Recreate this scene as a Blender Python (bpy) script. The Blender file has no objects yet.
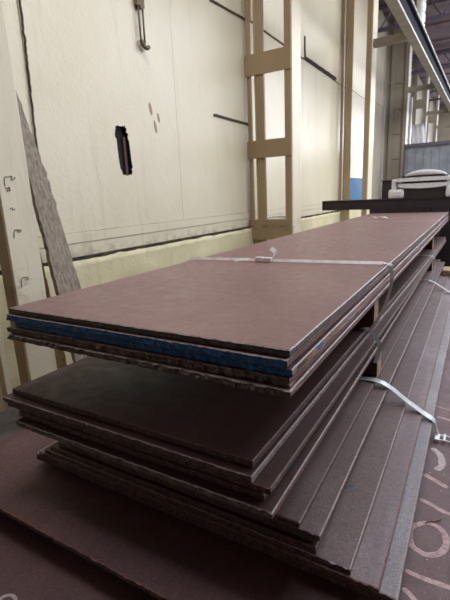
import bpy, bmesh, math, random
from mathutils import Vector, Matrix, noise
random.seed(7)
U = 0.49            # metres per layout unit; layout heights are measured from the lens
H0 = 3.65           # lens height above the floor in layout units
C = bpy.context.scene.collection
S = bpy.context.scene

def V(x, y, z): return Vector((x*U, y*U, (H0+z)*U))

# ------------------------------------------------------------------ camera
AX = ((0.86351154, -0.08223919, 0.49757868),
      (0.50239601, 0.22657075, -0.83442432),
      (-0.04411439, 0.97051657, 0.2369631))
M3 = Matrix(AX)
cam = bpy.data.cameras.new('camera'); co = bpy.data.objects.new('camera', cam); C.objects.link(co)
co.matrix_world = Matrix.Translation(V(0, 0, 0)) @ M3.to_4x4()
cam.sensor_fit = 'VERTICAL'; cam.sensor_height = 24; cam.lens = 423.5/600*24
cam.clip_start = 0.02; cam.clip_end = 300
cam.dof.use_dof = True; cam.dof.focus_distance = 1.9; cam.dof.aperture_fstop = 3.6
S.camera = co

# ------------------------------------------------------------------ materials
def rgb(r, g, b):
    f = lambda c: (c/12.92 if c <= 0.04045 else ((c+0.055)/1.055)**2.4)
    return (f(r/255), f(g/255), f(b/255), 1)

class NT:
    def __init__(s, name):
        s.m = bpy.data.materials.new(name); s.m.use_nodes = True
        s.t = s.m.node_tree; s.b = s.t.nodes['Principled BSDF']
        s.tc = s.t.nodes.new('ShaderNodeTexCoord')
    def n(s, typ, **k):
        o = s.t.nodes.new(typ)
        for a, v in k.items(): setattr(o, a, v)
        return o
    def l(s, a, b): s.t.links.new(a, b)
    def noise(s, scale, detail=5, rough=0.6, stretch=None, coord='Object'):
        o = s.n('ShaderNodeTexNoise'); o.inputs['Scale'].default_value = scale
        o.inputs['Detail'].default_value = detail; o.inputs['Roughness'].default_value = rough
        if stretch:
            mp = s.n('ShaderNodeMapping'); mp.inputs['Scale'].default_value = stretch
            s.l(s.tc.outputs[coord], mp.inputs[0]); s.l(mp.outputs[0], o.inputs['Vector'])
        else: s.l(s.tc.outputs[coord], o.inputs['Vector'])
        return o.outputs[0]
    def ramp(s, src, stops):
        r = s.n('ShaderNodeValToRGB'); e = r.color_ramp.elements
        while len(e) < len(stops): e.new(0.5)
        for i, (p, c) in enumerate(stops):
            e[i].position = p; e[i].color = c if len(c) == 4 else (*c, 1)
        s.l(src, r.inputs[0]); return r.outputs[0]
    def mix(s, f, a, b, mode='MIX'):
        m = s.n('ShaderNodeMix', data_type='RGBA', blend_type=mode)
        if isinstance(f, (int, float)): m.inputs[0].default_value = f
        else: s.l(f, m.inputs[0])
        for i, v in ((6, a), (7, b)):
            if isinstance(v, tuple): m.inputs[i].default_value = v
            else: s.l(v, m.inputs[i])
        return m.outputs[2]
    def bump(s, src, strength, dist=0.002):
        b = s.n('ShaderNodeBump'); b.inputs['Strength'].default_value = strength
        b.inputs['Distance'].default_value = dist; s.l(src, b.inputs['Height'])
        s.l(b.outputs[0], s.b.inputs['Normal'])
    def out(s, col, rough=0.6, metal=0.0, spec=0.5):
        if isinstance(col, tuple): s.b.inputs['Base Color'].default_value = col
        else: s.l(col, s.b.inputs['Base Color'])
        if isinstance(rough, (int, float)): s.b.inputs['Roughness'].default_value = rough
        else: s.l(rough, s.b.inputs['Roughness'])
        s.b.inputs['Metallic'].default_value = metal
        s.b.inputs['Specular IOR Level'].default_value = spec
        return s.m

def g(v): return (v, v, v, 1)
BW = [(0.42, g(0)), (0.62, g(1))]

def plate_mat(name, base, worn, dark, rlo=0.42, rhi=0.62, spec=0.5, wear=(0.5, 0.75)):
    t = NT(name)
    big = t.noise(1.6, 4); fine = t.noise(170, 2, 0.75); med = t.noise(38, 6, 0.7); str_ = t.noise(6, 5, 0.6, (3.5, .35, 1))
    c = t.mix(t.ramp(big, [(wear[0], g(0)), (wear[1], g(1))]), base, worn)
    c = t.mix(t.ramp(str_, [(0.50, g(0)), (0.78, g(.65))]), c, worn)
    c = t.mix(t.ramp(med, [(0.50, g(0)), (0.74, g(.6))]), c, dark)
    c = t.mix(t.ramp(fine, [(0.38, g(.75)), (0.58, g(0))]), c, dark)
    c = t.mix(t.ramp(t.noise(120, 2, 0.5), [(0.70, g(0)), (0.76, g(.6))]), c, rgb(165, 140, 135))
    rg = t.ramp(t.noise(14, 5), [(0.3, g(rlo)), (0.7, g(rhi))])
    t.bump(fine, 0.3, 0.0012)
    return t.out(c, rg, 0.0, spec)

def edge_mat(name, a, b, c3, rough=0.65, scale=1.0):
    t = NT(name)
    n1 = t.noise(30*scale, 5, 0.7); n2 = t.noise(160*scale, 3, 0.7, (1, 1, .35))
    c = t.mix(t.ramp(n1, BW), a, b)
    c = t.mix(t.ramp(n2, [(0.52, g(0)), (0.72, g(.7))]), c, c3)
    t.bump(n2, 0.6, 0.003)
    return t.out(c, rough)

MP = {
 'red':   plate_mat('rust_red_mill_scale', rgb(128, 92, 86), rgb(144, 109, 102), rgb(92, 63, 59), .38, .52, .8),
 'brown': plate_mat('brown_mill_scale', rgb(84, 54, 51), rgb(98, 67, 63), rgb(52, 32, 32)),  # brown scale, darkened further to deepen the shade under the upper bundle
 'grey':  plate_mat('grey_brown_mill_scale', rgb(106, 83, 81), rgb(124, 104, 103), rgb(70, 52, 52)),
 'pale':  plate_mat('worn_grey_mill_scale', rgb(122, 103, 104), rgb(150, 138, 142), rgb(84, 68, 70), .38, .55),
 'silver':plate_mat('scuffed_steel', rgb(134, 125, 128), rgb(166, 158, 162), rgb(96, 86, 90), .34, .5),
 'floor': plate_mat('dusty_maroon_plate', rgb(100, 70, 71), rgb(120, 88, 88), rgb(70, 45, 46), .5, .66),
}
ME = {
 'edge': edge_mat('flame_cut_edge', rgb(84, 66, 60), rgb(58, 42, 40), rgb(134, 120, 114)),
 'greyedge': edge_mat('rough_grey_cut_edge', rgb(104, 94, 84), rgb(62, 52, 46), rgb(140, 128, 116)),
 'blue': edge_mat('blue_painted_edge', rgb(36, 98, 156), rgb(26, 76, 128), rgb(64, 74, 88)),
 'rust': edge_mat('rusty_side_edge', rgb(124, 84, 72), rgb(96, 64, 60), rgb(156, 120, 104)),
 'bright': edge_mat('bare_bright_edge', rgb(146, 128, 126), rgb(112, 92, 90), rgb(176, 166, 168), .45),
}
def t_orange():
    t = NT('orange_and_blue_side_edge')
    n = t.noise(2.4, 4, .6, (.3, 1, .3))
    c = t.ramp(n, [(0.36, rgb(96, 66, 62)), (0.47, rgb(150, 98, 70)), (0.56, rgb(166, 128, 108)), (0.60, rgb(70, 104, 142)), (0.66, rgb(72, 110, 152)), (0.70, rgb(126, 88, 76))])
    c = t.mix(t.ramp(t.noise(90, 3), [(0.5, g(0)), (0.7, g(.5))]), c, rgb(80, 56, 52))
    return t.out(c, .6)
ME['orange'] = t_orange()

def simple(name, a, b, rough=0.6, scale=12, metal=0.0, spec=0.5, bump=0.2, stretch=None):
    t = NT(name); n = t.noise(scale, 6, 0.65, stretch)
    c = t.mix(t.ramp(n, BW), a, b)
    if bump: t.bump(n, bump, 0.003)
    return t.out(c, rough, metal, spec)

def wall_paint(name, a, b, rough=.42, spec=.5, drip=True, bumpy=.25):
    t = NT(name)
    c = t.mix(t.ramp(t.noise(0.9, 5, .6), [(0.35, g(0)), (0.7, g(1))]), a, b)
    if drip:
        c = t.mix(t.ramp(t.noise(2.2, 6, .7, (1, 3.0, .22)), [(0.58, g(0)), (0.80, g(.45))]), c, rgb(150, 138, 104))
        c = t.mix(t.ramp(t.noise(16, 5, .75), [(0.69, g(0)), (0.735, g(.55))]), c, rgb(104, 92, 70))
        c = t.mix(t.ramp(t.noise(7, 7, .8, (1, 1, .5)), [(0.70, g(0)), (0.72, g(.5))]), c, rgb(120, 112, 92))
    if drip:
        sp = t.n('ShaderNodeSeparateXYZ'); t.l(t.tc.outputs['Object'], sp.inputs[0])
        d_ = t.n('ShaderNodeMath', operation='SUBTRACT'); t.l(sp.outputs[2], d_.inputs[0]); d_.inputs[1].default_value = (H0-1.22)*U
        ab = t.n('ShaderNodeMath', operation='ABSOLUTE'); t.l(d_.outputs[0], ab.inputs[0])
        near = t.ramp(ab.outputs[0], [(0.0, g(1)), (0.16, g(0))])
        ns = t.ramp(t.noise(5, 7, .75, (1, 1, 1.6)), [(0.48, g(0)), (0.64, g(.6))])
        mm = t.mix(1.0, near, ns, 'MULTIPLY')
        c = t.mix(mm, c, rgb(112, 88, 66))
        c = t.mix(t.ramp(t.noise(.8, 8, .85, (1, 6, .12)), [(0.66, g(0)), (0.70, g(.35))]), c, rgb(140, 116, 88))
    hb = t.mix(.35, t.noise(26, 4, .6), t.noise(5, 3, .5))
    t.bump(hb, bumpy, 0.01)
    return t.out(c, rough, 0, spec)
M_WALL = wall_paint('cream_gloss_wall_paint', rgb(224, 212, 186), rgb(216, 203, 174), .38, .6, True, .6)
M_PLINTH = wall_paint('cream_rough_plinth_paint', rgb(218, 206, 168), rgb(204, 190, 150), .6, .4, True, .9)
M_DIRT = simple('black_dirt_in_gap', rgb(50, 42, 34), rgb(88, 74, 58), .9)
M_DARK = simple('dark_void', rgb(26, 18, 20), rgb(44, 28, 26), .9)
M_COL = wall_paint('column_paint_shaded_side', rgb(176, 152, 118), rgb(164, 140, 106), .5, .4)  # darker copy of the cream column paint, shade put into its colour
M_COLF = wall_paint('column_paint_lit_flange', rgb(228, 216, 190), rgb(218, 206, 178), .45, .4)  # lit copy of the same column paint, for the outward flanges
M_SHEET = wall_paint('faded_tan_sheet', rgb(156, 145, 128), rgb(138, 128, 114), .6, .3)
M_GIRDER = simple('pale_girder_paint', rgb(176, 168, 152), rgb(154, 146, 134), .5, 3)
M_GIRDARK = simple('dark_girder_top', rgb(40, 40, 50), rgb(50, 48, 56), .95, 3, spec=.05)
M_BEAM = simple('dark_blue_black_beam', rgb(52, 40, 46), rgb(42, 32, 36), .6, 6)
M_WOOD = simple('weathered_grey_timber', rgb(150, 136, 120), rgb(112, 97, 84), .8, 9, stretch=(6, 6, .6), bump=.7)
M_OCHRE = simple('ochre_timber', rgb(146, 116, 72), rgb(122, 94, 56), .75, 8, stretch=(5, 5, .6), bump=.4)
M_DUN = simple('brown_dunnage_timber', rgb(96, 68, 50), rgb(70, 48, 36), .85, 10, stretch=(.6, 6, 6), bump=.5)
M_ENDG = simple('pale_timber_end_grain', rgb(182, 156, 120), rgb(136, 108, 80), .8, 26, bump=.4)
M_STRAP = simple('grey_steel_strapping', rgb(160, 166, 170), rgb(192, 196, 198), .34, 14, metal=.1, bump=.1)
M_TSTRAP = simple('dull_brown_grey_strapping', rgb(206, 194, 190), rgb(182, 168, 164), .4, 14, metal=0, bump=.1)
M_WHITE = simple('white_plastic', rgb(240, 238, 238), rgb(222, 219, 220), .45, 20, bump=.1)
M_CHALK = simple('pink_white_chalk', rgb(186, 158, 156), rgb(150, 120, 118), .9, 45, bump=.1)
M_CHALKW = simple('white_chalk', rgb(190, 176, 176), rgb(158, 138, 138), .9, 60, bump=.1)
M_CONC = simple('dusty_concrete_floor', rgb(96, 86, 80), rgb(74, 64, 60), .85, 4)
M_ROD = simple('rusty_rod', rgb(122, 104, 78), rgb(86, 70, 52), .6, 30)
M_PEEL = simple('bare_pinkish_plaster', rgb(176, 150, 132), rgb(156, 128, 112), .9, 30)
M_BLUE = simple('blue_door_paint', rgb(52, 108, 152), rgb(40, 92, 136), .5, 4)
M_GREYC = simple('grey_corrugated_sheet', rgb(138, 140, 146), rgb(120, 122, 130), .5, 3, bump=.05)
M_ROOF = simple('reddish_roof_sheet', rgb(128, 106, 112), rgb(104, 88, 104), .7, 2, bump=.05)
M_TRUSS = simple('dark_blue_truss_paint', rgb(84, 76, 92), rgb(92, 80, 88), .6, 3)
M_MARKER = simple('grey_marker_scribble', rgb(80, 76, 66), rgb(110, 102, 86), .8, 30, bump=0)
M_BRICK = simple('dull_red_brown_brick', rgb(92, 58, 54), rgb(70, 46, 46), .8, 12)
M_BLUECH = simple('blue_chalk_smudge', rgb(88, 94, 122), rgb(80, 76, 88), .9, 60, bump=.1)
M_YEL = simple('yellowish_dry_stick', rgb(150, 132, 96), rgb(60, 52, 44), .8, 80)

# ------------------------------------------------------------------ helpers
def link(name, bm, mats, parent=None, smooth=False):
    me = bpy.data.meshes.new(name); bmesh.ops.recalc_face_normals(bm, faces=bm.faces); bm.to_mesh(me); bm.free()
    for m in (mats if isinstance(mats, (list, tuple)) else [mats]): me.materials.append(m)
    if smooth:
        for p in me.polygons: p.use_smooth = True
    o = bpy.data.objects.new(name, me); C.objects.link(o)
    if parent:
        o.parent = parent; o.location = -Vector(parent.location)
    return o

def tag(o, label=None, cat=None, group=None, kind=None):
    if label: o['label'] = label
    if cat: o['category'] = cat
    if group: o['group'] = group
    if kind: o['kind'] = kind
    return o

def empty(name, loc, label, cat, group=None):
    o = bpy.data.objects.new(name, None); C.objects.link(o); o.location = loc
    o.empty_display_size = .05
    return tag(o, label, cat, group)

def hexa(bm, pts, mi=0, bevel=0):
    vs = [bm.verts.new(p) for p in pts]
    fs = [bm.faces.new([vs[i] for i in q]) for q in ((0, 1, 2, 3), (7, 6, 5, 4), (0, 4, 5, 1), (1, 5, 6, 2), (2, 6, 7, 3), (3, 7, 4, 0))]
    for f in fs: f.material_index = mi
    if bevel:
        es = list({e for f in fs for e in f.edges})
        bmesh.ops.bevel(bm, geom=es, offset=bevel, segments=2, affect='EDGES', profile=.6)
    return fs

def box(bm, x0, x1, y0, y1, z0, z1, mi=0, bevel=0):
    """axis-aligned box in layout units"""
    p = [V(x, y, z) for z in (z0, z1) for x, y in ((x0, y0), (x1, y0), (x1, y1), (x0, y1))]
    return hexa(bm, p, mi, bevel)

def tube(bm, pts, r, seg=10, cap=True, mi=0):
    rings = []
    n = len(pts)
    for i, p in enumerate(pts):
        d = (pts[min(i+1, n-1)] - pts[max(i-1, 0)]).normalized()
        a = d.orthogonal().normalized() if not rings else (pa - d*pa.dot(d)).normalized()
        pa = a; b = d.cross(a); rr = r[i] if isinstance(r, list) else r
        rings.append([bm.verts.new(p + (a*math.cos(t) + b*math.sin(t))*rr) for t in [2*math.pi*k/seg for k in range(seg)]])
    for A, B in zip(rings, rings[1:]):
        for k in range(seg):
            bm.faces.new((A[k], A[(k+1) % seg], B[(k+1) % seg], B[k])).material_index = mi
    if cap:
        bm.faces.new(rings[0]); bm.faces.new(rings[-1][::-1])

def smooth_path(pts, n=6):
    out = []
    for i in range(len(pts)-1):
        p0 = pts[max(i-1, 0)]; p1 = pts[i]; p2 = pts[i+1]; p3 = pts[min(i+2, len(pts)-1)]
        for k in range(n):
            t = k/n
            out.append(0.5*((2*p1) + (p2-p0)*t + (2*p0-5*p1+4*p2-p3)*t*t + (3*p1-p0-3*p2+p3)*t**3))
    out.append(pts[-1]); return out

def ribbon(bm, pts, wdir, w, th, twist=None):
    rings = []
    n = len(pts)
    for i, p in enumerate(pts):
        d = (pts[min(i+1, n-1)] - pts[max(i-1, 0)]).normalized()
        wd = wdir(i/(n-1), p) if callable(wdir) else wdir
        a = (wd - d*wd.dot(d)).normalized(); b = d.cross(a)
        rings.append([bm.verts.new(p + a*sa*w/2 + b*sb*th/2) for sa, sb in ((-1, -1), (1, -1), (1, 1), (-1, 1))])
    for A, B in zip(rings, rings[1:]):
        for k in range(4): bm.faces.new((A[k], A[(k+1) % 4], B[(k+1) % 4], B[k]))
    bm.faces.new(rings[0]); bm.faces.new(rings[-1][::-1])

# ------------------------------------------------------------------ steel plates
def plate(x0, x1, y0, y1, h, t, top, front, side, label, group, rough=1.0, skew=0.0, dog=0.0, name='steel_plate', sag=None):
    """one steel plate with a ragged flame-cut outline; h = depth of its top under the lens, t = thickness"""
    bm = bmesh.new(); sd = random.random()*100
    def n1(u, s): return noise.noise(Vector((u, sd+s, 0.3)))
    pts = []
    def run(ax, ay, bx, by, step, amp, fine):
        L = math.hypot(bx-ax, by-ay); k = max(2, int(L/step)); nx, ny = (by-ay)/L, -(bx-ax)/L
        for i in range(k):
            f = i/k; u = L*f
            w = min(1, f*k/2, (k-i)/2)
            o = (n1(u*1.2, 1)*amp + n1(u*21, 2)*fine)*w
            pts.append((ax+(bx-ax)*f+nx*o, ay+(by-ay)*f+ny*o))
    run(x0, y0, x1, y0+dog, .022, .006, .007*rough)       # near end
    run(x1, y0+dog, x1+skew, y1, .12, .004, .0015)           # right long edge
    run(x1+skew, y1, x0+skew, y1, .3, .01, .004)
    run(x0+skew, y1, x0, y0, .12, .010, .004)
    n = len(pts)
    # find an inward offset by scaling towards the centre line
    cx = (x0+x1)/2; cy = (y0+y1)/2
    def inset(p, d):
        return (p[0]-d*(1 if p[0] > cx else -1)*min(1, abs(p[0]-cx)/.1), p[1]-d*(1 if p[1] > cy else -1)*(1 if (p[1] < y0+.3 or p[1] > y1-.3) else 0))
    lev = [(0.010, 0.0), (0.0, 0.007), (.003, t*.3), (.0, t*.6), (.002, t-.006), (.009, t)]
    rings = []
    for li, (d, dz) in enumerate(lev):
        ring = []
        for i, p in enumerate(pts):
            q = inset(p, d); dd = 0
            if 0 < li < 5:
                nearfront = p[1] < y0+.2+abs(dog)
                a = .010*rough if nearfront else .0015
                dd = noise.noise(Vector((p[0]*34, p[1]*9, li*3.1+sd)))*a
            q = inset(q, dd)
            z = -h-dz
            if li in (0,): z -= 0
            ring.append(bm.verts.new(V(q[0], q[1], z)))
        rings.append(ring)
    f = bm.faces.new(rings[0]); f.material_index = 0
    f = bm.faces.new(rings[-1][::-1]); f.material_index = 1
    for ri, (A, B) in enumerate(zip(rings, rings[1:])):
        for i in range(n):
            j = (i+1) % n
            fc = bm.faces.new((A[i], A[j], B[j], B[i]))
            fr = pts[i][1] < y0+.06+abs(dog) and pts[j][1] < y0+.06+abs(dog)
            if ri == 0: fc.material_index = 3
            else: fc.material_index = 1 if fr else 2
    o = link(name, bm, [MP[top], ME[front], ME[side], ME['bright' if side != 'edge' else 'rust']])
    tag(o, label, 'steel plate', group)
    return o

GA = 'steel plates of the upper bundle'; GB = 'steel plates of the middle bundle'; GC = 'stepped steel plates of the lower bundle'; GD = 'wide base plates'
G = .002
# upper bundle
plate(-4.03, -.99, 2.465, 19.6, 1.000, .058, 'red', 'edge', 'greyedge', 'reddish brown steel plate on the very top of the stack, with clasped strap', GA, .6)
plate(-4.05, -1.00, 2.44, 19.5, 1.062, .066, 'brown', 'blue', 'rust', 'blue-edged steel plate directly under the topmost red plate', GA, 1.3)
plate(-3.98, -.975, 2.47, 19.55, 1.136, .060, 'brown', 'blue', 'orange', 'blue-edged steel plate with orange and blue right side, third from the top', GA, 1.3)
plate(-4.07, -.985, 2.45, 19.6, 1.202, .062, 'grey', 'greyedge', 'rust', 'ragged grey-edged steel plate fourth from the top, below both blue-edged plates', GA, 2.2)
plate(-4.05, -.97, 2.42, 19.55, 1.268, .058, 'grey', 'greyedge', 'rust', 'ragged steel plate at the underside of the upper bundle', GA, 2.2)
# middle bundle
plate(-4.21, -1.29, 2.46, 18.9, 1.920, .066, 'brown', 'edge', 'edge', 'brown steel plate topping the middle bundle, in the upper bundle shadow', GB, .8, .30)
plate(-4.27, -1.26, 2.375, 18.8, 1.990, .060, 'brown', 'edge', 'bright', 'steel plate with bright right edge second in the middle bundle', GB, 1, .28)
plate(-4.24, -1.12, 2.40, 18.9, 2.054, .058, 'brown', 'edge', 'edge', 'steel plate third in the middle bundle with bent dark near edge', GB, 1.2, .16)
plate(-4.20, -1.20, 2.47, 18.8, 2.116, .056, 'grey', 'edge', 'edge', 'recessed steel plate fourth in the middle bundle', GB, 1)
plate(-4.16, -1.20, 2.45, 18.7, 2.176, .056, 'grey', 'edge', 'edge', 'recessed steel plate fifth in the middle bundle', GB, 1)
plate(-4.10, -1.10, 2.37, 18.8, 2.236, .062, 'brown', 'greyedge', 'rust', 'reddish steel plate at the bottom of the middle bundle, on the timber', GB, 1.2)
# lower bundle
plate(-3.90, -1.04, 2.76, 17.4, 2.600, .058, 'grey', 'edge', 'edge', 'steel plate topping the lower stepped bundle, directly under the timber', GC, 1)
plate(-3.80, -.87, 2.77, 17.2, 2.660, .058, 'grey', 'edge', 'rust', 'narrow-stepped steel plate second in the lower bundle', GC, 1)
plate(-4.05, -.93, 2.80, 17.2, 2.720, .058, 'brown', 'edge', 'edge', 'recessed dark steel plate third in the lower bundle', GC, 1)
plate(-4.15, -.90, 2.76, 17.3, 2.780, .058, 'brown', 'edge', 'edge', 'recessed dark steel plate fourth in the lower bundle', GC, 1)
pb = plate(-4.25, -.62, 2.745, 17.3, 2.840, .058, 'grey', 'edge', 'rust', 'wide-stepped steel plate with small blue smudge in the lower bundle', GC, 1)
plate(-4.35, -.405, 2.73, 17.4, 2.900, .058, 'pale', 'edge', 'edge', 'worn grey steel plate second from the bottom of the lower bundle', GC, 1)
plate(-4.46, -.28, 2.76, 17.3, 2.960, .098, 'silver', 'edge', 'bright', 'scuffed silver-edged steel plate lowest in the stepped bundle', GC, 1.4)
# base plates
pd = plate(-5.33, 1.3, 2.08, 18.0, 3.150, .060, 'floor', 'edge', 'edge', 'wide maroon base plate with chalk circle and strokes under the stack', GD, 1)
plate(-5.30, 1.25, 2.12, 18.0, 3.212, .058, 'brown', 'edge', 'edge', 'dark base plate hidden just under the chalk-marked one', GD, 1)
pe = plate(-6.02, 1.6, .95, 18.2, 3.480, .060, 'floor', 'edge', 'edge', 'lowest floor-level plate with pale chalk ring at bottom left corner', GD, 1)

# chalk writing (flat marks lying on the plates)
def mark(parent, name, pts, w, h, mat, label=None, closed=False):
    bm = bmesh.new()
    P = [V(x, y, -h+.0012) for x, y in pts]
    if closed: P = P + [P[0], P[1]]
    P = smooth_path(P, 8) if not closed else smooth_path(P, 8)[:-8]
    n = len(P); L = []
    for i, p in enumerate(P):
        d = (P[min(i+1, n-1)] - P[max(i-1, 0)]).normalized(); s = Vector((-d.y, d.x, 0))
        ww = w*U/2*(1+.25*noise.noise(p*30))*(1 if closed else min(1, .45+min(i, n-1-i)*.25))
        L.append((bm.verts.new(p+s*ww), bm.verts.new(p-s*ww)))
    for a, b in zip(L, L[1:]): bm.faces.new((a[0], a[1], b[1], b[0]))
    o = link(name, bm, mat, parent)
    if label: o['label'] = label
    return o

def hit(px, py, h):
    r = M3 @ Vector((px-225, 300-py, -423.5)); k = -h/r.z
    return (r.x*k, r.y*k)
def circ(cx, cy, rx, ry, n=16, rot=0):
    return [(cx+rx*math.cos(t)*math.cos(rot)-ry*math.sin(t)*math.sin(rot), cy+rx*math.cos(t)*math.sin(rot)+ry*math.sin(t)*math.cos(rot)) for t in [2*math.pi*k/n for k in range(n)]]
HD = 3.150
ring = [hit(x, y, HD) for x, y in ((410, 530), (411, 544), (419, 551), (428, 555), (440, 553), (446, 545), (445, 535), (438, 527), (427, 523), (416, 525))]
mark(pd, 'chalk_circle', ring, .055, HD, M_CHALK, 'pale pink chalk circle', True)
for k, (pts, w, m) in enumerate([
    (((432, 448), (440, 455), (442, 465), (436, 470)), .075, M_CHALKW),
    (((424, 474), (434, 480), (448, 488)), .06, M_CHALK),
    (((420, 499), (432, 505), (444, 512), (456, 516)), .05, M_CHALK),
    (((405, 570), (420, 577), (436, 583), (456, 590)), .05, M_CHALK),
    (((403, 588), (412, 597), (420, 608)), .045, M_CHALK),
    (((437, 417), (446, 419), (456, 423)), .05, M_CHALK),
    (((431, 404), (442, 408), (456, 412)), .02, M_CHALK)]):
    mark(pd, 'chalk_stroke', [hit(x, y, HD) for x, y in pts], w, HD, m)
mark(pe, 'chalk_ring', circ(*hit(6, 603, 3.48), .085, .075), .035, 3.48, M_CHALKW, 'white chalk ring', True)
for px, py in ((350, 487), (354, 486)):
    pass
mark(pb, 'blue_smudge', [hit(x, y, 2.84) for x, y in ((345, 486), (350, 487), (354, 484))], .045, 2.84, M_BLUECH, 'faint blue smudge')
for px, py, n_ in ((443, 469, 0), (430, 473, 0), (441, 491, 0), (444, 475, 0), (427, 560, 0)):
    x, y = hit(px, py, HD)
    bm = bmesh.new(); bmesh.ops.create_icosphere(bm, subdivisions=1, radius=.0028, matrix=Matrix.Translation(V(x, y, -HD)+Vector((0, 0, .0018))) @ Matrix.Diagonal((1.3, 1, .6, 1)))
    o = link('paint_chip', bm, M_WHITE); tag(o, 'tiny white chip lying on the chalk-marked base plate', 'chip', 'white chips on the base plate')
# stick
x, y = hit(433, 522, HD); x2, y2 = hit(441, 520, HD); x1, y1 = hit(425, 523.5, HD)
bm = bmesh.new(); P = [V(x1, y1, -HD)+Vector((0, 0, .004)), V((x1+x)/2, (y1+y)/2+.008, -HD)+Vector((0, 0, .005)), V(x, y, -HD)+Vector((0, 0, .004)), V(x2, y2, -HD)+Vector((0, 0, .005))]
tube(bm, smooth_path(P, 3), .0028, 6); o = link('twig', bm, M_YEL, smooth=True); tag(o, 'short dark yellowish twig lying beside the chalk circle', 'twig')

# ------------------------------------------------------------------ dunnage timbers
def timber(x0, x1, y0, y1, h0, h1, label, group):
    bm = bmesh.new(); fs = box(bm, x0, x1, y0, y1, -h1, -h0, 0)
    for f in bm.faces:
        if abs(f.normal.x) > .9 or abs(f.calc_center_median().x - V(x1, 0, 0).x) < 1e-4: f.material_index = 1
    bmesh.ops.bevel(bm, geom=list(bm.edges), offset=.003, segments=1, affect='EDGES')
    o = link('timber_block', bm, [M_DUN, M_ENDG]); tag(o, label, 'timber block', group); return o
GT = 'timbers between the plate bundles'
for ny, (yc, w) in enumerate(((6.0, .30), (14.9, .3))):
    where = ('nearer', 'farther')[ny]
    timber(-3.95, -1.14, yc, yc+w, 1.327, 1.919, where+' timber block between upper and middle bundles', GT)
    timber(-3.95, -1.10 if ny else -1.05, yc-.1, yc+w-.1, 2.299, 2.599, where+' timber block between middle and lower bundles', GT)
for yc, wn in ((3.6, 'front'), (9.0, 'middle'), (15.0, 'rear')):
    timber(-4.3, -.6, yc, yc+.3, 3.0615, 3.149, wn+' thin batten under the lower stepped bundle', GT)
    timber(-5.1, 1.0, yc, yc+.3, 3.271, 3.479, wn+' timber bearing the wide chalk-marked base plate', GT)
    timber(-6.0, 1.4, yc, yc+.3, 3.541, 3.649, wn+' timber on the floor under the lowest plate', GT)

# ------------------------------------------------------------------ strapping
WY = Vector((0, 1, 0))
def strap(name, pts, w, th, mat, label, cat='strap', group=None, n=5, parent=None, wd=WY):
    bm = bmesh.new(); ribbon(bm, smooth_path([V(*p) for p in pts], n), wd, w*U, th, None)
    o = link(name, bm, mat, parent)
    if not parent: tag(o, label, cat, group)
    return o
GS = 'bundle straps'
e = .006
yL, yR = 5.76, 5.98
def ya(x): return yL + (x+4.04)/(3.0)*(yR-yL)
def yhit(px, py, Y):
    r = M3 @ Vector((px-225, 300-py, -423.5)); k = Y/r.y
    return (r.x*k, Y, r.z*k)
def wturn(f, p):
    return Vector((0, .75, .66)) if p.x < -1.03*U and p.z > V(0, 0, -1.02).z else Vector((.68, .73, 0))
zt_ = -1+.030
s1 = strap('strap', [(-4.11, yL-.02, -1.33), (-4.11, yL-.02, -1.05), (-4.075, yL, -1+e), (-3.95, ya(-4), zt_), (-3.0, ya(-3), zt_), (-2.6, ya(-2.6), zt_), (-2.0, ya(-2), zt_), (-1.4, ya(-1.4), zt_), (-1.06, yR, zt_), (-.95, yR, -1+.01), (-.935, yR, -1.06), (-.925, yR, -1.2), (-.945, yR, -1.36), (-.99, yR-.03, -1.55), (-1.07, yR-.1, -1.75), (-1.16, yR-.16, -1.90)], .055, .0016, M_TSTRAP,
           'flat strap across the top plate, nearer one with white clasp', group=GS, wd=wturn)
# clasp and curled end: parts of the strap
cx = hit(270, 259, 1.0)[0]; cy = ya(cx)
bm = bmesh.new()
box(bm, cx-.10, cx+.02, cy-.035, cy+.035, -1+.008, -1+.075, 0, .003)
box(bm, cx+.04, cx+.17, cy-.04, cy+.04, -1+.008, -1+.07, 0, .003)
link('clasp', bm, M_WHITE, s1)['label'] = 'white crimped clasp'
bm = bmesh.new()
ribbon(bm, smooth_path([V(cx+.08, cy+.03, -.965), V(cx+.15, cy+.05, -.95), V(cx+.20, cy+.06, -.90), V(cx+.19, cy+.07, -.84), V(cx+.12, cy+.08, -.80)], 5), lambda f, p: Vector((.55*f+.2, .6, .2+.5*f)), .034, .0022)
link('curled_end', bm, M_WHITE, s1)['label'] = 'curled white strap end'
bm = bmesh.new()
ribbon(bm, smooth_path([V(cx-.45, cy-.05, -1+.012), V(cx-.3, cy-.03, -1+.035), V(cx-.15, cy, -1+.03)], 4), Vector((0, .6, .7)), .022, .0016)
link('loose_end', bm, M_WHITE, s1)['label'] = 'short white loose end'
s2 = strap('strap', [(-1.30, 5.88, -1.90), (-1.22, 5.86, -1.88), (-1.15, 5.84, -1.90), (-1.08, 5.82, -1.97), (-1.02, 5.80, -2.06), (-1.02, 5.78, -2.18), (-1.04, 5.76, -2.28), (-1.05, 5.74, -2.33)], .06, .0022, M_STRAP,
           'grey strap bent over the side of the middle bundle, nearer one', group=GS, wd=Vector((.75, .65, .2)))
sx, sy = hit(369, 378, 2.585); ex, ey = hit(434, 425, 3.09)
s3 = strap('strap', [(-1.6, 5.72, -2.60+.01), (-1.25, 5.74, -2.60+.012), (-1.0, 5.74, -2.60+.014), (-.84, 5.73, -2.645), (-.62, 5.70, -2.78), (-.4, 5.66, -2.895), (-.262, 5.62, -2.955), (-.225, 5.60, -3.06), (-.20, 5.58, -3.12)], .12, .0035, M_STRAP,
           'broad grey strap slanting over the stepped lower plates to the white buckle', group=GS)
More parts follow.
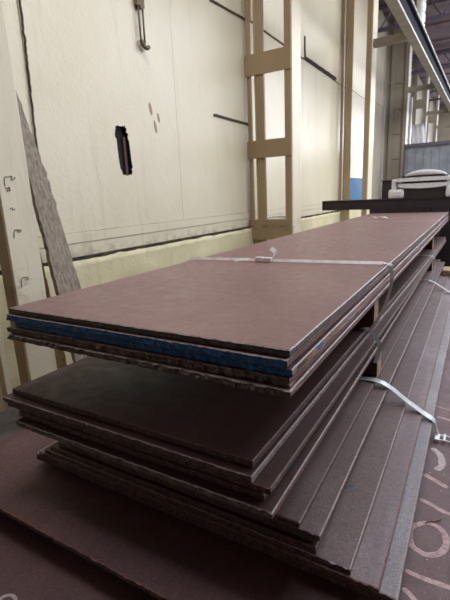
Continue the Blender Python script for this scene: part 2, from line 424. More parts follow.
# buckle at the end of s3
bm = bmesh.new(); zz = -HD+.03
def loop(bm, x0, x1, y0, y1, z, r):
    P = [V(x0, y0, z), V(x1, y0, z), V(x1, y1, z), V(x0, y1, z), V(x0, y0, z)]
    for a, b in zip(P, P[1:]): tube(bm, [a, b], r, 8)
loop(bm, -.20, -.05, 5.46, 5.58, zz, .005)
loop(bm, -.13, -.12, 5.44, 5.60, zz+.01, .004)
box(bm, -.235, -.18, 5.42, 5.56, -HD+.004, -HD+.05, 0, .003)
box(bm, -.03, .1, 5.42, 5.52, -HD+.01, -HD+.045, 0, .004)
link('buckle', bm, M_WHITE, s3)['label'] = 'white buckle with wire loop'
# far straps
strap('strap', [(-4.12, 14.3, -1.3), (-4.11, 14.3, -1.02), (-4.0, 14.3, -1+e), (-2.5, 14.3, -1+e), (-1.3, 14.35, -1+.014), (-.99, 14.4, -1+.03), (-.945, 14.4, -1.06), (-.95, 14.4, -1.32), (-1.03, 14.4, -1.6), (-1.06, 14.4, -1.905)], .06, .0016, M_TSTRAP,
      'flat strap across the top plate, farther one near the dark beam', group=GS)
strap('strap', [(-1.6, 13.4, -1.92+.012), (-1.2, 13.4, -1.92+.02), (-1.0, 13.4, -1.93), (-.93, 13.35, -2.06), (-.92, 13.3, -2.3), (-.96, 13.3, -2.585)], .09, .0018, M_STRAP,
      'grey strap bent over the side of the middle bundle, farther one', group=GS)
strap('strap', [(-1.3, 13.2, -2.6+.01), (-1.04, 13.2, -2.6+.016), (-.85, 13.18, -2.66), (-.6, 13.1, -2.80), (-.38, 13.0, -2.90), (-.25, 12.9, -2.97), (-.15, 12.8, -3.12)], .12, .002, M_STRAP,
      'thin grey strap over the stepped lower plates, farther one', group=GS)
# torn white tags on the top plate beyond
xx, yy = hit(371, 219, 1.0)
bm = bmesh.new()
for dx, dy, a, L in ((-.1, 0, .3, .3), (.15, .1, -.2, .35), (.35, -.1, .6, .25)):
    p = V(xx+dx, yy+dy, -.985); q = V(xx+dx+L*math.cos(a), yy+dy+L*math.sin(a), -.983)
    ribbon(bm, smooth_path([p, (p+q)/2+Vector((0, 0, .03)), q], 4), WY, .05, .0016)
o = link('torn_wrap', bm, M_WHITE); tag(o, 'crumpled white wrap lying on the top plate near its far end', 'plastic wrap')
# pale offcut at right edge on lower bundle
bm = bmesh.new(); box(bm, -.84, -.1, 15.4, 16.2, -2.84+.002, -2.66, 0, .006)
o = link('timber_offcut', bm, M_ENDG); tag(o, 'pale timber offcut lying on the stepped plates at the right edge of the photo', 'timber offcut')

# ------------------------------------------------------------------ left wall
XW = -8.0
bm = bmesh.new()
def wp(y0, y1, z0, z1, tilt=0.0, d=0.0, mi=0):
    if y0 > 35: mi = 2
    g_ = .005
    q = lambda y, z, x: V(x, y, z)
    x = XW+d
    pts = [q(y0+g_, z0+g_, x-.1), q(y1-g_, z0+g_, x-.1), q(y1-g_, z1-g_, x-.1), q(y0+g_, z1-g_, x-.1),
           q(y0+g_, z0+g_, x), q(y1-g_, z0+g_, x+tilt), q(y1-g_, z1-g_, x+tilt), q(y0+g_, z1-g_, x)]
    hexa(bm, pts, mi, .004)
ZT = 14.0
wp(-10, 6.1, -.66, ZT, .0, .0)
wp(11.06, 16.2, -.66, ZT, .0, .015)
wp(16.2, 21.9, -.66, 6.35, .0, .0); wp(16.2, 21.9, 6.40, ZT, .0, .05)
wp(21.9, 30.6, -.66, 6.40, .0, .0); wp(21.9, 30.6, 6.44, ZT, .0, .03)
wp(30.6, 36, .9, 6.6, .0, .02); wp(30.6, 36, 6.64, ZT, .0, .0)
wp(36, 48, -.66, 7.0); wp(36, 48, 7.04, ZT); wp(48, 62, -.66, 7.0); wp(48, 62, 7.04, ZT); wp(62, 90, -.66, ZT)
wp(-10, 13.15, -.90, -.66, 0, .04); wp(13.15, 30.6, -.9, -.66, 0, .03)
wp(-10, 30.6, -1.22, -.90, 0, .02)
wp(36, 90, -1.22, -.66)
box(bm, XW-.3, XW-.09, -10, 90, -H0, ZT, 3)                       # backing coloured dark in place of shade behind joints and hole
# the panel with the ragged hole: front face built as rings round the opening
def whit(px, py, X=XW):
    r = M3 @ Vector((px-225, 300-py, -423.5)); k = X/r.x
    return (r.y*k, r.z*k)
def ragged(yc, zc, hy, hz, n=46, amp=.14, skew=0.0, seed=0, sq=.35):
    out = []
    for k in range(n):
        t = 2*math.pi*k/n; c, s_ = math.cos(t), math.sin(t)
        c2 = math.copysign(abs(c)**sq, c); s2 = math.copysign(abs(s_)**sq, s_)
        r = 1+amp*noise.noise(Vector((k*.9, seed, 0)))
        out.append((yc+hy*c2*r+skew*s2, zc+hz*s2*(1+.4*amp*noise.noise(Vector((k*.7, seed, 4))))))
    return out
yh, zh = whit(123.5, 151)
hole = ragged(yh, zh, .235, .60, 72, .42, -.045, 3, .36)
py0, py1, pz0, pz1 = 6.105, 11.055, -.655, ZT-.005
outer = []
for (y, z) in hole:      # matching points on the panel border
    dy, dz = y-yh, z-zh
    k = min((py1-yh)/dy if dy > 1e-6 else ((py0-yh)/dy if dy < -1e-6 else 1e9), (pz1-zh)/dz if dz > 1e-6 else ((pz0-zh)/dz if dz < -1e-6 else 1e9))
    outer.append([yh+dy*k, zh+dz*k])
for cy_, cz_ in ((py0, pz0), (py1, pz0), (py1, pz1), (py0, pz1)):
    q = min(outer, key=lambda p: (p[0]-cy_)**2+(p[1]-cz_)**2); q[0] = cy_; q[1] = cz_
xf = XW+.02
va = [bm.verts.new(V(xf, y, z)) for y, z in hole]; vb = [bm.verts.new(V(xf-.005, y, z)) for y, z in outer]; vc = [bm.verts.new(V(xf-.1, y, z)) for y, z in hole]; vd = [bm.verts.new(V(xf-.1, y, z)) for y, z in outer]
for k in range(len(hole)):
    j = (k+1) % len(hole)
    bm.faces.new((va[k], va[j], vb[j], vb[k])); bm.faces.new((va[k], va[j], vc[j], vc[k])).material_index = 3; bm.faces.new((vb[k], vb[j], vd[j], vd[k]))  # sides of the hole coloured dark as its inner shade
box(bm, XW-.088, XW-.03, yh+.06, yh+.14, zh-.7, zh+.35, 4)   # red brown lath seen in the hole
o = link('wall_left', bm, [M_WALL, M_DIRT, M_SHEET, M_DARK, M_BRICK]); tag(o, kind='structure')
# plinth with an uneven painted face
bm = bmesh.new(); NY, NZ = 420, 16; grid = []
for i in range(NY+1):
    row = []
    for j in range(NZ+1):
        y = -10+i*(100.0/NY)*(1 if True else 1); y = -10 + 50*(i/NY) if i < NY else 90
        z = -H0+j*((H0-1.28)/NZ)
        topw = .035*noise.noise(Vector((y*1.7, 0, 5)))+.02*noise.noise(Vector((y*9, 0, 2))) if j == NZ else 0
        d = .05*noise.noise(Vector((y*.9, z*1.3, 1)))+.025*noise.noise(Vector((y*4, z*4, 7)))
        row.append(bm.verts.new(V(XW+.16+d, y, z+topw)))
    grid.append(row)
for i in range(NY):
    for j in range(NZ):
        bm.faces.new((grid[i][j], grid[i+1][j], grid[i+1][j+1], grid[i][j+1]))
back = [bm.verts.new(v.co+Vector((-.14, 0, 0))) for v in [r[-1] for r in grid]]
for i in range(NY): bm.faces.new((grid[i][-1], grid[i+1][-1], back[i+1], back[i])).material_index = 1
o = link('trim_1', bm, [M_PLINTH, M_DIRT], smooth=True); tag(o, kind='structure')
# black dirt gap in the joint
bm = bmesh.new(); ribbon(bm, [V(XW+.08, y, -1.23+.012*noise.noise(Vector((y*3, 0, 0)))) for y in [5+.2*i for i in range(60)]], Vector((0, 0, 1)), .022, .012)
o = link('trim_2', bm, M_DIRT); tag(o, kind='structure')

# ragged hole in the wall
def ragged(yc, zc, hy, hz, n=46, amp=.14, skew=0.0, seed=0, sq=.35):
    out = []
    for k in range(n):
        t = 2*math.pi*k/n; c, s = math.cos(t), math.sin(t)
        c2 = math.copysign(abs(c)**sq, c); s2 = math.copysign(abs(s)**sq, s)
        r = 1+amp*noise.noise(Vector((k*.9, seed, 0)))
        out.append((yc+hy*c2*r+skew*s2, zc+hz*s2*(1+.4*amp*noise.noise(Vector((k*.7, seed, 4))))))
    return out
def wallpatch(name, pts, dx, depth, mat, label, cat, rim=None, seed=0):
    bm = bmesh.new(); n = len(pts)
    a = [bm.verts.new(V(XW+dx, y, z)) for y, z in pts]
    b = [bm.verts.new(V(XW+dx-depth, y, z)) for y, z in pts]
    bm.faces.new(a)
    bm.faces.new(b[::-1])
    for k in range(n): bm.faces.new((a[k], a[(k+1) % n], b[(k+1) % n], b[k]))
    o = link(name, bm, mat); tag(o, label, cat); return o
def whit(px, py, X=XW):
    r = M3 @ Vector((px-225, 300-py, -423.5)); k = X/r.x
    return (r.y*k, r.z*k)
# small peeled paint flakes
for i, (px, py, hy, hz) in enumerate(((150, 109, .055, .16), (155, 127, .05, .16), (158, 118, .04, .12))):
    y, z = whit(px, py)
    o = wallpatch('peeled_patch', ragged(y, z, hy, hz, 24, .3, -.03, i*5, .9), .024, .01, M_PEEL, ('topmost', 'lowest', 'middle')[i]+' of three peeled paint spots right of the wall hole', 'peeled paint')
y, z = whit(131, 181)
# torn seam lip on far panel (a folded-open sheet edge)
bm = bmesh.new(); y0, z0 = whit(304, 58); y1, z1 = whit(335, 79)
P = [V(XW+.05, y0, z0+.95), V(XW+.055, y0-.02, z0+.4), V(XW+.07, y0, z0)] + [V(XW+.07, y0+(y1-y0)*f, z0+(z1-z0)*f+.05*noise.noise(Vector((f*9, 2, 2)))) for f in [k/20 for k in range(1, 21)]]
ribbon(bm, P, lambda f, p: Vector((0, 1, 0)) if p.z > V(0, 0, z0+.1).z else Vector((0, 0, 1)), .075, .012)
o = link('torn_seam', bm, M_DARK); tag(o, 'black torn open seam in the wall panel right of the ladder column', 'wall seam')
# seam dark streaks at left: cracks wider than the joints
for nm_, A, B, w in (('wall_crack', (19, 0), (36, 150), .016), ('wall_crack', (209, 0), (247, 21), .035), ('wall_crack', (213, 115), (250, 125), .04)):
    bm = bmesh.new(); ya_, za_ = whit(*A); yb_, zb_ = whit(*B); P = []
    for k in range(40):
        f = k/39; yy_ = ya_+(yb_-ya_)*f; zz_ = za_+(zb_-za_)*f
        P.append(V(XW+.035, yy_+.03*noise.noise(Vector((f*22, ya_, 0))), zz_+(.02*noise.noise(Vector((f*30, ya_, 3))) if abs(ya_-yb_) > 1 else 0)))
    ribbon(bm, P, Vector((0, 1, 0)) if abs(ya_-yb_) < 1 else Vector((0, 0, 1)), w*U*2, .012)
    o = link(nm_, bm, M_DIRT)
    tag(o, {19: 'dark vertical crack above the leaning timber, left in the photo', 209: 'dark slanting seam at the top left of the ladder column', 213: 'dark short seam halfway up, left of the ladder column'}[A[0]], 'crack')

# bracket rod hanging on the wall
y1, z1 = whit(136, 3); y2, z2 = whit(140, 47); yt, zt = whit(136, -14)
e_ = empty('hook_rod', V(XW+.06, y2, z2), 'rusty double rod hook hanging high on the wall, above the hole', 'hook')
bm = bmesh.new(); X_ = XW+.10
tube(bm, [V(X_, y1-.05, z1), V(X_, y2-.05, z2)], .012, 8); tube(bm, [V(X_, y1+.12, z1), V(X_, y2+.09, z2)], .012, 8)
link('rod', bm, M_ROD, e_, True)
bm = bmesh.new(); tube(bm, smooth_path([V(X_, y2-.05, z2+.14), V(X_+.03, y2-.0, z2+.0), V(X_+.05, y2+.10, z2-.03), V(X_+.03, y2+.2, z2+.02)], 5), .026, 8)
link('hook_end', bm, M_ROD, e_, True)
bm = bmesh.new(); tube(bm, [V(X_-.08, y1+.03, z1-.1), V(X_+.06, y1+.03, z1-.1)], .03, 10); box(bm, XW+.03, X_+.03, y1-.12, y1+.18, z1-.1, zt, 0, .006)
link('bracket', bm, M_ROD, e_)

# ------------------------------------------------------------------ columns
def column(Y, X0, X1, fl, battens, label, solid=False, z1=ZT, legw=.30):
    M_COL_, M_COLF_ = (M_COL, M_COLF) if Y < 40 else (M_SHEET, M_GIRDER)  # legs and battens get the shaded tone, flanges the lit one
    """laced steel column standing out from the wall: X0 wall side, X1 outer face, fl flange depth along the wall"""
    r = empty('steel_column', V((X0+X1)/2, Y+fl/2, -H0), label, 'column', 'steel columns along the wall')
    bm = bmesh.new(); box(bm, X1-legw, X1-.06, Y, Y+.08, -H0, z1, 0); box(bm, X1-legw, X1-.06, Y+fl-.08, Y+fl, -H0, z1, 0)
    link('leg', bm, M_COL_, r)
    bm = bmesh.new(); box(bm, X1-.06, X1, Y, Y+fl, -H0, z1, 0, .006); link('flange', bm, M_COLF_, r)
    bm = bmesh.new(); box(bm, X0+.08, X0+.22, Y+.02, Y+.14, -H0, z1, 0); box(bm, X0+.44, X0+.76, Y+.02, Y+.14, -H0, z1, 0); box(bm, X0+.2, X0+.46, Y+.4, Y+.5, -H0, z1, 1)
    link('leg', bm, [M_COL_, M_COLF_], r)
    for (a, b) in battens:
        bm = bmesh.new(); box(bm, X0+.05, X1-.04, Y-.05, Y+.02, a, b, 0, .006); link('batten_plate', bm, M_COL_, r)
    if solid:
        bm = bmesh.new(); box(bm, X0+.1, X1-.06, Y+.14, Y+.22, -H0, z1, 0)
        for k in range(6):
            zb = -1.5+k*2.1; box(bm, X0+.1, X1-.06, Y+.04, Y+.15, zb, zb+.12, 0)
        link('web_plate', bm, M_SHEET, r)
    return r
BT = [(-1.75, -.95), (1.38, 2.03), (4.32, 5.05), (7.4, 8.1), (10.4, 11.1)]
c1 = column(3.90, -8.0, -6.1, .52, [(5.2, 6.0), (9, 9.8)], 'nearest cream steel column at the left edge, with scribbled marks on its face')
c2 = column(15.6, -8.0, -6.1, .88, BT, 'ladder-like steel column with open windows between batten plates')
c3 = column(28.4, -8.0, -6.1, 1.2, [], 'third steel column, standing left of the blue door strip', legw=.35)
c4 = column(43.0, -8.0, -6.1, 1.3, [], 'closed-in tan steel column behind the third one', True)
c5 = column(58.0, -8.0, -6.1, 1.6, [(2, 3.2), (9, 10)], 'distant steel column above the grey ribbed gate')
c6 = column(72.0, -8.0, -6.1, 1.8, [(3, 4.2), (9, 10)], 'farthest steel column at the right edge')
# marks scribbled on the first column's flange
def scrib(px, py, strokes, s=1.0):
    bm = bmesh.new()
    for st in strokes:
        P = []
        for dx, dy in st:
            y, z = whit(px+dx*s, py+dy*s, -6.1); P.append(V(-6.1+.004, y, z))
        ribbon(bm, smooth_path(P, 3), Vector((0, 1, .4)), .006, .002)
    link('scribble', bm, M_MARKER, c1)['label'] = 'dark scribbled letters'
scrib(8, 180, [((-3, 6), (-4, 0), (-3, -3), (0, -3), (3, -4)), ((2, -4), (4, -3), (3, 0), (6, -1), (7, -3)), ((-3, 7), (-1, 9), (1, 7), (2, 11)), ((-1, 12), (0, 10), (2, 10))])
scrib(12, 209, [((-2, 0), (0, -1), (1, 1), (3, 0))])
scrib(15, 233, [((-1, 5), (-1, 0), (0, -3), (3, -3), (6, -3)), ((3, -3), (3, -1), (5, -1), (6, -3))])
scrib(23, 281, [((-1, 6), (-2, 1), (-1, -3), (2, -4)), ((2, -3), (4, -4), (5, -2), (2, -1))])
# white rag on the lowest batten of the ladder column
bm = bmesh.new(); NX = 14
gr = [[bm.verts.new(V(-7.25+i*.055*1.2, 15.6+.12*j-.02, -.95+.10+.05*noise.noise(Vector((i*.8, j*1.1, 0)))-(.05 if j == 0 else 0)-abs(i-7)*.006)) for j in range(4)] for i in range(NX)]
for i in range(NX-1):
    for j in range(3): bm.faces.new((gr[i][j], gr[i+1][j], gr[i+1][j+1], gr[i][j+1]))
bmesh.ops.solidify(bm, geom=bm.faces[:], thickness=.06)
o = link('white_rag', bm, M_WHITE, smooth=True); tag(o, 'crumpled white rag lying in the lowest window of the ladder column', 'rag')

# blue door strip low in the wall behind column three
bm = bmesh.new(); box(bm, XW-.08, XW-.02, 30.7, 35.9, -H0, .9, 0)
for k in range(6): box(bm, XW-.03, XW-.012, 30.9+k*.85, 31.1+k*.85, -H0, .85, 0)
o = link('door_1', bm, M_BLUE); tag(o, kind='structure')

# ------------------------------------------------------------------ leaning timbers
def leaning(name, pb, pt, wb, wt, th, mat, label, spl=True):
    """tapering split timber from foot pb to tip pt; width runs along the wall"""
    bm = bmesh.new(); N = 60; rings = []
    A = V(*pb); B = V(*pt); d = (B-A).normalized(); w = Vector((0, 1, 0)); w = (w-d*w.dot(d)).normalized(); t = d.cross(w)
    if t.x < 0: t = -t
    for i in range(N+1):
        f = i/N; p = A.lerp(B, f); ww = (wb+(wt-wb)*min(1, f*1.15))*U/2
        if spl and f > .72: ww *= 1-(f-.72)/.28*.8
        jl = .012*noise.noise(Vector((f*40, 1, 0)))+.010*noise.noise(Vector((f*9, 5, 0))); jr = .012*noise.noise(Vector((f*38, 9, 0)))+(.02*noise.noise(Vector((f*80, 3, 0))) if f > .6 and spl else 0)
        ring = []
        for a, b in ((-1, -1), (-.33, -1), (.33, -1), (1, -1), (1, 1), (.33, 1), (-.33, 1), (-1, 1)):
            z = .006*noise.noise(Vector((f*30, a*3, b))) if spl else .001
            ring.append(bm.verts.new(p+w*(a*ww+(jl if a < 0 else jr))+t*(b*th*U/2+z)))
        rings.append(ring)
    for R1, R2 in zip(rings, rings[1:]):
        for k in range(8): bm.faces.new((R1[k], R1[(k+1) % 8], R2[(k+1) % 8], R2[k]))
    bm.faces.new(rings[0][::-1]); bm.faces.new(rings[-1])
    o = link(name, bm, mat); tag(o, label, 'timber'); return o
leaning('leaning_timber', (-6.40, 5.45, -3.62), (-7.90, 5.63, 2.28), .66, .34, .10, M_WOOD, 'splintered grey timber board leaning on the wall beside the nearest column')
leaning('leaning_plank', (-6.78, 5.02, -3.62), (-7.93, 5.42, 1.0), .30, .22, .07, M_OCHRE, 'ochre plank leaning behind the splintered grey board', False)

# ------------------------------------------------------------------ far end
# cross beam
def hbeam(name, x0, x1, y0, y1, z0, z1, mat, label, cat):
    bm = bmesh.new(); t = .05
    box(bm, x0, x1, y0, y1, z1-t, z1, 0, .002); box(bm, x0, x1, y0, y1, z0, z0+t, 0, .002); box(bm, x0, x1, y0+.03, y0+.12, z0+t, z1-t, 0)
    box(bm, x0, x0+.05, y0, y1, z0+t, z1-t, 0)
    o = link(name, bm, mat); tag(o, label, cat); return o
hbeam('cross_beam', -6.45, 2.5, 20.3, 21.1, -.86, -.42, M_BEAM, 'long dark steel beam lying crosswise beyond the far end of the stack', 'beam')
for x, nm_, q in ((-3.0, 'left', 1.25), (-.2, 'right', 1.5)):
    bm = bmesh.new(); box(bm, x-q, x+q, 20.3, 20.45, -H0, -.865, 0); box(bm, x-q, x+q, 20.95, 21.1, -H0, -.865, 0); box(bm, x-q, x-q+.1, 20.45, 20.95, -H0, -.9, 0); box(bm, x+q-.1, x+q, 20.45, 20.95, -H0, -.9, 0)
    o = link('trestle', bm, M_BEAM); tag(o, nm_+' dark steel trestle carrying the cross beam', 'trestle', 'trestles under the cross beam')
# white machine on top of the beam
mx = -2.2; y0 = 20.3
mroot = empty('machine_frame', V(mx, y0+.4, -.42), 'white painted machine with two dark slots sitting on the dark beam', 'machine')
def arch(bm, xa, xb, z0, z1, za, zb_, ya0, ya1, n=16):
    top = []; bot = []
    for i in range(n+1):
        f = i/n; x = xa+(xb-xa)*f; c = math.sin(math.pi*f)**.6
        top.append([bm.verts.new(V(x, y, z1+za*c)) for y in (ya0, ya1)]); bot.append([bm.verts.new(V(x, y, z0+zb_*c)) for y in (ya0, ya1)])
    for i in range(n):
        for q in ((top[i][0], top[i+1][0], top[i+1][1], top[i][1]), (bot[i][1], bot[i+1][1], bot[i+1][0], bot[i][0]), (bot[i][0], bot[i+1][0], top[i+1][0], top[i][0]), (top[i][1], top[i+1][1], bot[i+1][1], bot[i][1])):
            bm.faces.new(q)
    for i in (0, n): bm.faces.new((top[i][0], top[i][1], bot[i][1], bot[i][0]))
bm = bmesh.new(); arch(bm, mx-.62, mx+.95, .50, .54, .20, .04, y0+.05, y0+.75); link('hood', bm, M_WHITE, mroot, True)
bm = bmesh.new(); arch(bm, mx-.98, mx+1.12, .28, .42, .02, .0, y0-.03, y0+.75); link('slab', bm, M_WHITE, mroot)
bm = bmesh.new(); arch(bm, mx-.88, mx+1.10, .08, .19, .0, -.10, y0, y0+.75); link('slab', bm, M_WHITE, mroot)
bm = bmesh.new(); box(bm, mx-.75, mx+.95, y0+.1, y0+.7, .1, .52, 0); link('core', bm, M_BEAM, mroot)
bm = bmesh.new(); box(bm, mx-.62, mx+1.0, y0+.06, y0+.7, -.42, .1, 0, .01); link('recess', bm, M_BEAM, mroot)
bm = bmesh.new(); box(bm, mx-1.16, mx-.94, y0+.02, y0+.5, -.3, .40, 0, .04); link('post', bm, M_WHITE, mroot)
bm = bmesh.new(); box(bm, mx-1.28, mx-.62, y0-.02, y0+.6, -.42, -.02, 0, .06); link('foot', bm, M_WHITE, mroot)
bm = bmesh.new(); box(bm, mx+.98, mx+1.4, y0+.0, y0+.6, -.42, .1, 0, .05); link('foot', bm, M_WHITE, mroot)
bm = bmesh.new(); box(bm, mx+1.0, mx+1.6, y0+.1, y0+.6, .12, .48, 0, .06); link('side_casing', bm, M_WHITE, mroot)
# dark cabinet left of machine
bm = bmesh.new(); box(bm, -3.93, -3.45, 21.3, 22.0, -H0, .35, 0, .01); box(bm, -3.97, -3.41, 21.26, 22.04, .35, .40, 0, .005)
o = link('dark_cabinet', bm, M_BEAM); tag(o, 'narrow dark cabinet standing behind the left end of the white machine', 'cabinet')

# grey ribbed gate behind the machine
gt = empty('ribbed_gate', V(-3, 40, -H0), 'grey ribbed sheet metal gate behind the white machine', 'gate')
bm = bmesh.new(); x0_, x1_ = -5.6, 5.0
box(bm, x0_, x1_, 40, 40.06, -H0, 3.3, 0)
for i in range(18): box(bm, x0_+.2+i*.6, x0_+.32+i*.6, 39.97, 40.0, -H0, 3.3, 0)
link('ribbed_panel', bm, M_GREYC, gt)
bm = bmesh.new(); box(bm, -5.75, 5.1, 39.85, 40.25, 3.3, 3.55, 0); box(bm, -5.75, -5.6, 39.85, 40.25, -H0, 3.3, 0); box(bm, -.3, -.1, 39.85, 39.98, -H0, 3.3, 0)
link('gate_frame', bm, M_TRUSS, gt)

# crane runway girder
def cpx(px, py, Z):
    r = M3 @ Vector((px-225, 300-py, -423.5)); k = Z/r.z; return (r.x*k, r.y*k)
gx0, gy0 = cpx(395, -2, 8.0); gx1, gy1 = cpx(450, 104, 8.0)
import sys
def gxy(y): f = (y-gy0)/(gy1-gy0); return gx0+(gx1-gx0)*f
gd = empty('crane_girder', V(gxy(40), 40, 8.0), 'pale crane runway girder running overhead along the wall', 'girder')
def slab(bm, ya0, ya1, xa, xb, z0, z1, mi=0):
    p = [V(gxy(y)+x, y, z) for z in (z0, z1) for x, y in ((xa, ya0), (xb, ya0), (xb, ya1), (xa, ya1))]; hexa(bm, p, mi)
bm = bmesh.new(); slab(bm, 8, 84, -.42, .05, 8.0, 8.12); link('bottom_flange', bm, M_GIRDER, gd)
bm = bmesh.new(); slab(bm, 8, 84, -.2, -.1, 8.12, 9.0)
link('web_plate', bm, M_GIRDARK, gd)
bm = bmesh.new(); slab(bm, 8, 84, -.35, .05, 9.0, 9.12); link('top_flange', bm, M_GIRDARK, gd)
bm = bmesh.new(); slab(bm, 8, 84, -.02, .06, 9.12, 9.22); link('rail', bm, M_GIRDER, gd)
for i, Y in enumerate((15.6, 28.4, 43.0, 58.0, 72.0)):
    bm = bmesh.new(); box(bm, -6.1, gxy(Y+.5)-.45, Y+.2, Y+.6, 8.2, 8.6, 0)
    link('crane_bracket', bm, M_SHEET, (c2, c3, c4, c5, c6)[i])

bm = bmesh.new(); xd, yd, _z = yhit(421, 12, 34)
for k in range(7):
    zb = 9.3+k*.62
    tube(bm, [V(xd, 34, zb), V(xd, 34, zb+.5)], .14, 14); tube(bm, [V(xd, 34, zb+.5), V(xd, 34, zb+.62)], .11, 14)
o = link('segmented_pipe', bm, M_WHITE); tag(o, 'white segmented vertical pipe rising above the crane girder', 'pipe')
# lamp-like bright verticals: pale downpipes beside the columns
for X_, Y_, z0_, z1_, lb in ((-6.0, 44.9, 2.7, 8.0, 'pale pipe beside the closed-in tan column'), (-6.0, 60.2, 2.7, 7.5, 'pale pipe beside the distant column over the gate')):
    bm = bmesh.new(); tube(bm, [V(X_, Y_, -H0), V(X_, Y_, z1_)], .05, 10)
    o = link('drain_pipe', bm, M_WHITE, smooth=True); tag(o, lb, 'pipe', 'pale pipes on the far columns')
# light sheet hanging between columns
bm = bmesh.new(); N = 16
gr = [[bm.verts.new(V(-6.3+i*.09+.1*math.sin(j*.4), 47.5+.18*math.sin(i*1.3+j*.3), 2.2+j*.42)) for j in range(10)] for i in range(N)]
for i in range(N-1):
    for j in range(9): bm.faces.new((gr[i][j], gr[i+1][j], gr[i+1][j+1], gr[i][j+1]))
bmesh.ops.solidify(bm, geom=bm.faces[:], thickness=.02)
o = link('hanging_sheet', bm, M_WHITE, smooth=True); tag(o, 'white translucent sheet hanging between the far columns', 'sheet')

# ------------------------------------------------------------------ building shell
def shell(name, x0, x1, y0, y1, z0, z1, mat):
    bm = bmesh.new(); box(bm, x0, x1, y0, y1, z0, z1, 0); return tag(link(name, bm, mat), kind='structure')
shell('floor', -8.3, 24, -10, 92, -H0-.2, -H0, M_CONC)
# far wall with window openings
bm = bmesh.new()
XR = 24
box(bm, -8.3, XR, 90, 90.4, -H0, 1.0, 0); box(bm, -8.3, XR, 90, 90.4, 12.5, 16.5, 0)
for k in range(9): box(bm, -8.3+k*4.0, -7.5+k*4.0, 90, 90.4, 1.0, 12.5, 0)
box(bm, -7.5, -.3, 90, 90.4, 1.0, 12.5, 0)
tag(link('wall_back', bm, M_SHEET), kind='structure')
bm = bmesh.new()
for k in range(2, 8):
    for j in range(1, 6): box(bm, -7.5+k*4, -4.3+k*4, 90.1, 90.2, 1+j*1.92, 1.1+j*1.92, 0)
    for j in range(1, 4): box(bm, -7.5+k*4+j*.8, -7.42+k*4+j*.8, 90.1, 90.2, 1, 12.5, 0)
tag(link('window_1', bm, M_TRUSS), kind='structure')
shell('wall_front', -8.3, XR, -10.4, -10, -H0, 16.5, M_BRICK)
# right wall with a long band of high windows
bm = bmesh.new(); box(bm, XR, XR+.4, -10, 90, -H0, 3.0, 0); box(bm, XR, XR+.4, -10, 90, 13.5, 16.5, 0)
for k in range(11): box(bm, XR, XR+.4, -10+k*10-.5, -9.5+k*10+.5, 3.0, 13.5, 0)
box(bm, XR, XR+.4, -10, 10, 3, 13.5, 0)
tag(link('wall_right', bm, M_BRICK), kind='structure')
# roof with skylight openings
bm = bmesh.new(); ZR = 14.0
sk = [(14, 20), (26, 36), (42, 52), (58, 70), (76, 86)]
ys = [-10.4]+[v for s_ in sk for v in s_]+[90.4]
for a, b in list(zip(ys[::2], ys[1::2]))[1:]: box(bm, -8.3, XR+.4, a, b, ZR, ZR+.2, 0)
box(bm, -8.3, XR+.4, -10.4, 1.5, ZR, ZR+.2, 0); box(bm, -8.3, XR+.4, 8.5, 14, ZR, ZR+.2, 0)
box(bm, -8.3, -5.5, 1.5, 8.5, ZR, ZR+.2, 0); box(bm, .5, XR+.4, 1.5, 8.5, ZR, ZR+.2, 0)
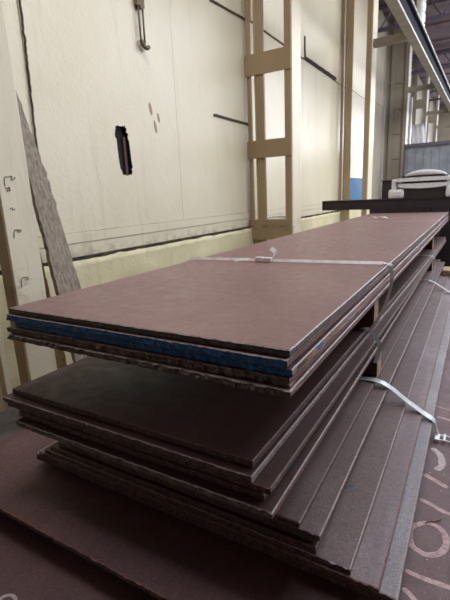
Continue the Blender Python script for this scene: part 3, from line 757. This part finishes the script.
# one more skylight right over the near end of the stack
sk0 = (-5.5, .5, 1.5, 8.5)
for a, b in sk:
    box(bm, -8.3, 1.0, a, b, ZR, ZR+.2, 0); box(bm, 12, XR+.4, a, b, ZR, ZR+.2, 0)
for k in range(20): box(bm, -8.3, 1, -9+k*5, -8.7+k*5, ZR-.12, ZR, 0)
tag(link('ceiling', bm, M_ROOF), kind='structure')
for k, Y in enumerate((22, 38.5, 54, 72)):
    t_ = empty('roof_truss', V(0, Y, ZR-2), ('nearest', 'second', 'third', 'farthest')[k]+' dark roof truss overhead', 'roof truss', 'roof trusses')
    bm = bmesh.new(); box(bm, -7.9, XR, Y, Y+.25, ZR-.45, ZR-.13, 0); link('top_chord', bm, M_TRUSS, t_)
    bm = bmesh.new(); box(bm, -7.9, XR, Y, Y+.25, ZR-2.0, ZR-1.75, 0); link('bottom_chord', bm, M_TRUSS, t_)
    bm = bmesh.new()
    for j in range(14):
        xa = -7.8+j*2.2
        tube(bm, [V(xa, Y+.12, ZR-1.85), V(xa+1.1, Y+.12, ZR-.3)], .03, 6); tube(bm, [V(xa+1.1, Y+.12, ZR-.3), V(xa+2.2, Y+.12, ZR-1.85)], .03, 6)
    link('lattice', bm, M_TRUSS, t_)

# ------------------------------------------------------------------ light
w = bpy.data.worlds.new('world'); S.world = w; w.use_nodes = True
bg = w.node_tree.nodes['Background']; bg.inputs[0].default_value = (.72, .84, 1.0, 1); bg.inputs[1].default_value = 2.2
def area(name, loc, tgt, sx, sy, power, col):
    l = bpy.data.lights.new(name, 'AREA'); l.shape = 'RECTANGLE'; l.size = sx; l.size_y = sy; l.energy = power; l.color = col
    o = bpy.data.objects.new(name, l); C.objects.link(o); o.location = loc
    o.rotation_euler = (tgt-loc).to_track_quat('-Z', 'Y').to_euler(); return o
# daylight through the skylights and the window bands
for i, (a, b) in enumerate(sk):
    y = (a+b)/2; p = V(6.5, y, ZR-.1)
    area('skylight_daylight', p, p+Vector((0, 0, -1)), 11*U, (b-a)*U, (480, 950, 950, 1100, 1100)[i], (.90, .95, 1))
p = V(-2.5, 5, ZR-.02); area('skylight_daylight', p, p+Vector((0, 0, -1)), 6*U, 7*U, 340, (.93, .96, 1))
for k in (1, 2, 3, 4, 5):
    p = V(XR-.1, k*10-5+10, 8.2); area('window_daylight', p, p+Vector((-1, 0, 0)), 9*U, 10*U, 250, (.95, .97, 1))
p = V(11, 89.5, 6.7); area('end_window_daylight', p, p+Vector((0, -1, 0)), 22*U, 11*U, 2300, (.86, .92, 1))

S.view_settings.view_transform = 'Standard'; S.view_settings.look = 'None'
S.view_settings.exposure = -0.2; S.view_settings.gamma = 1; S.view_settings.use_curve_mapping = False
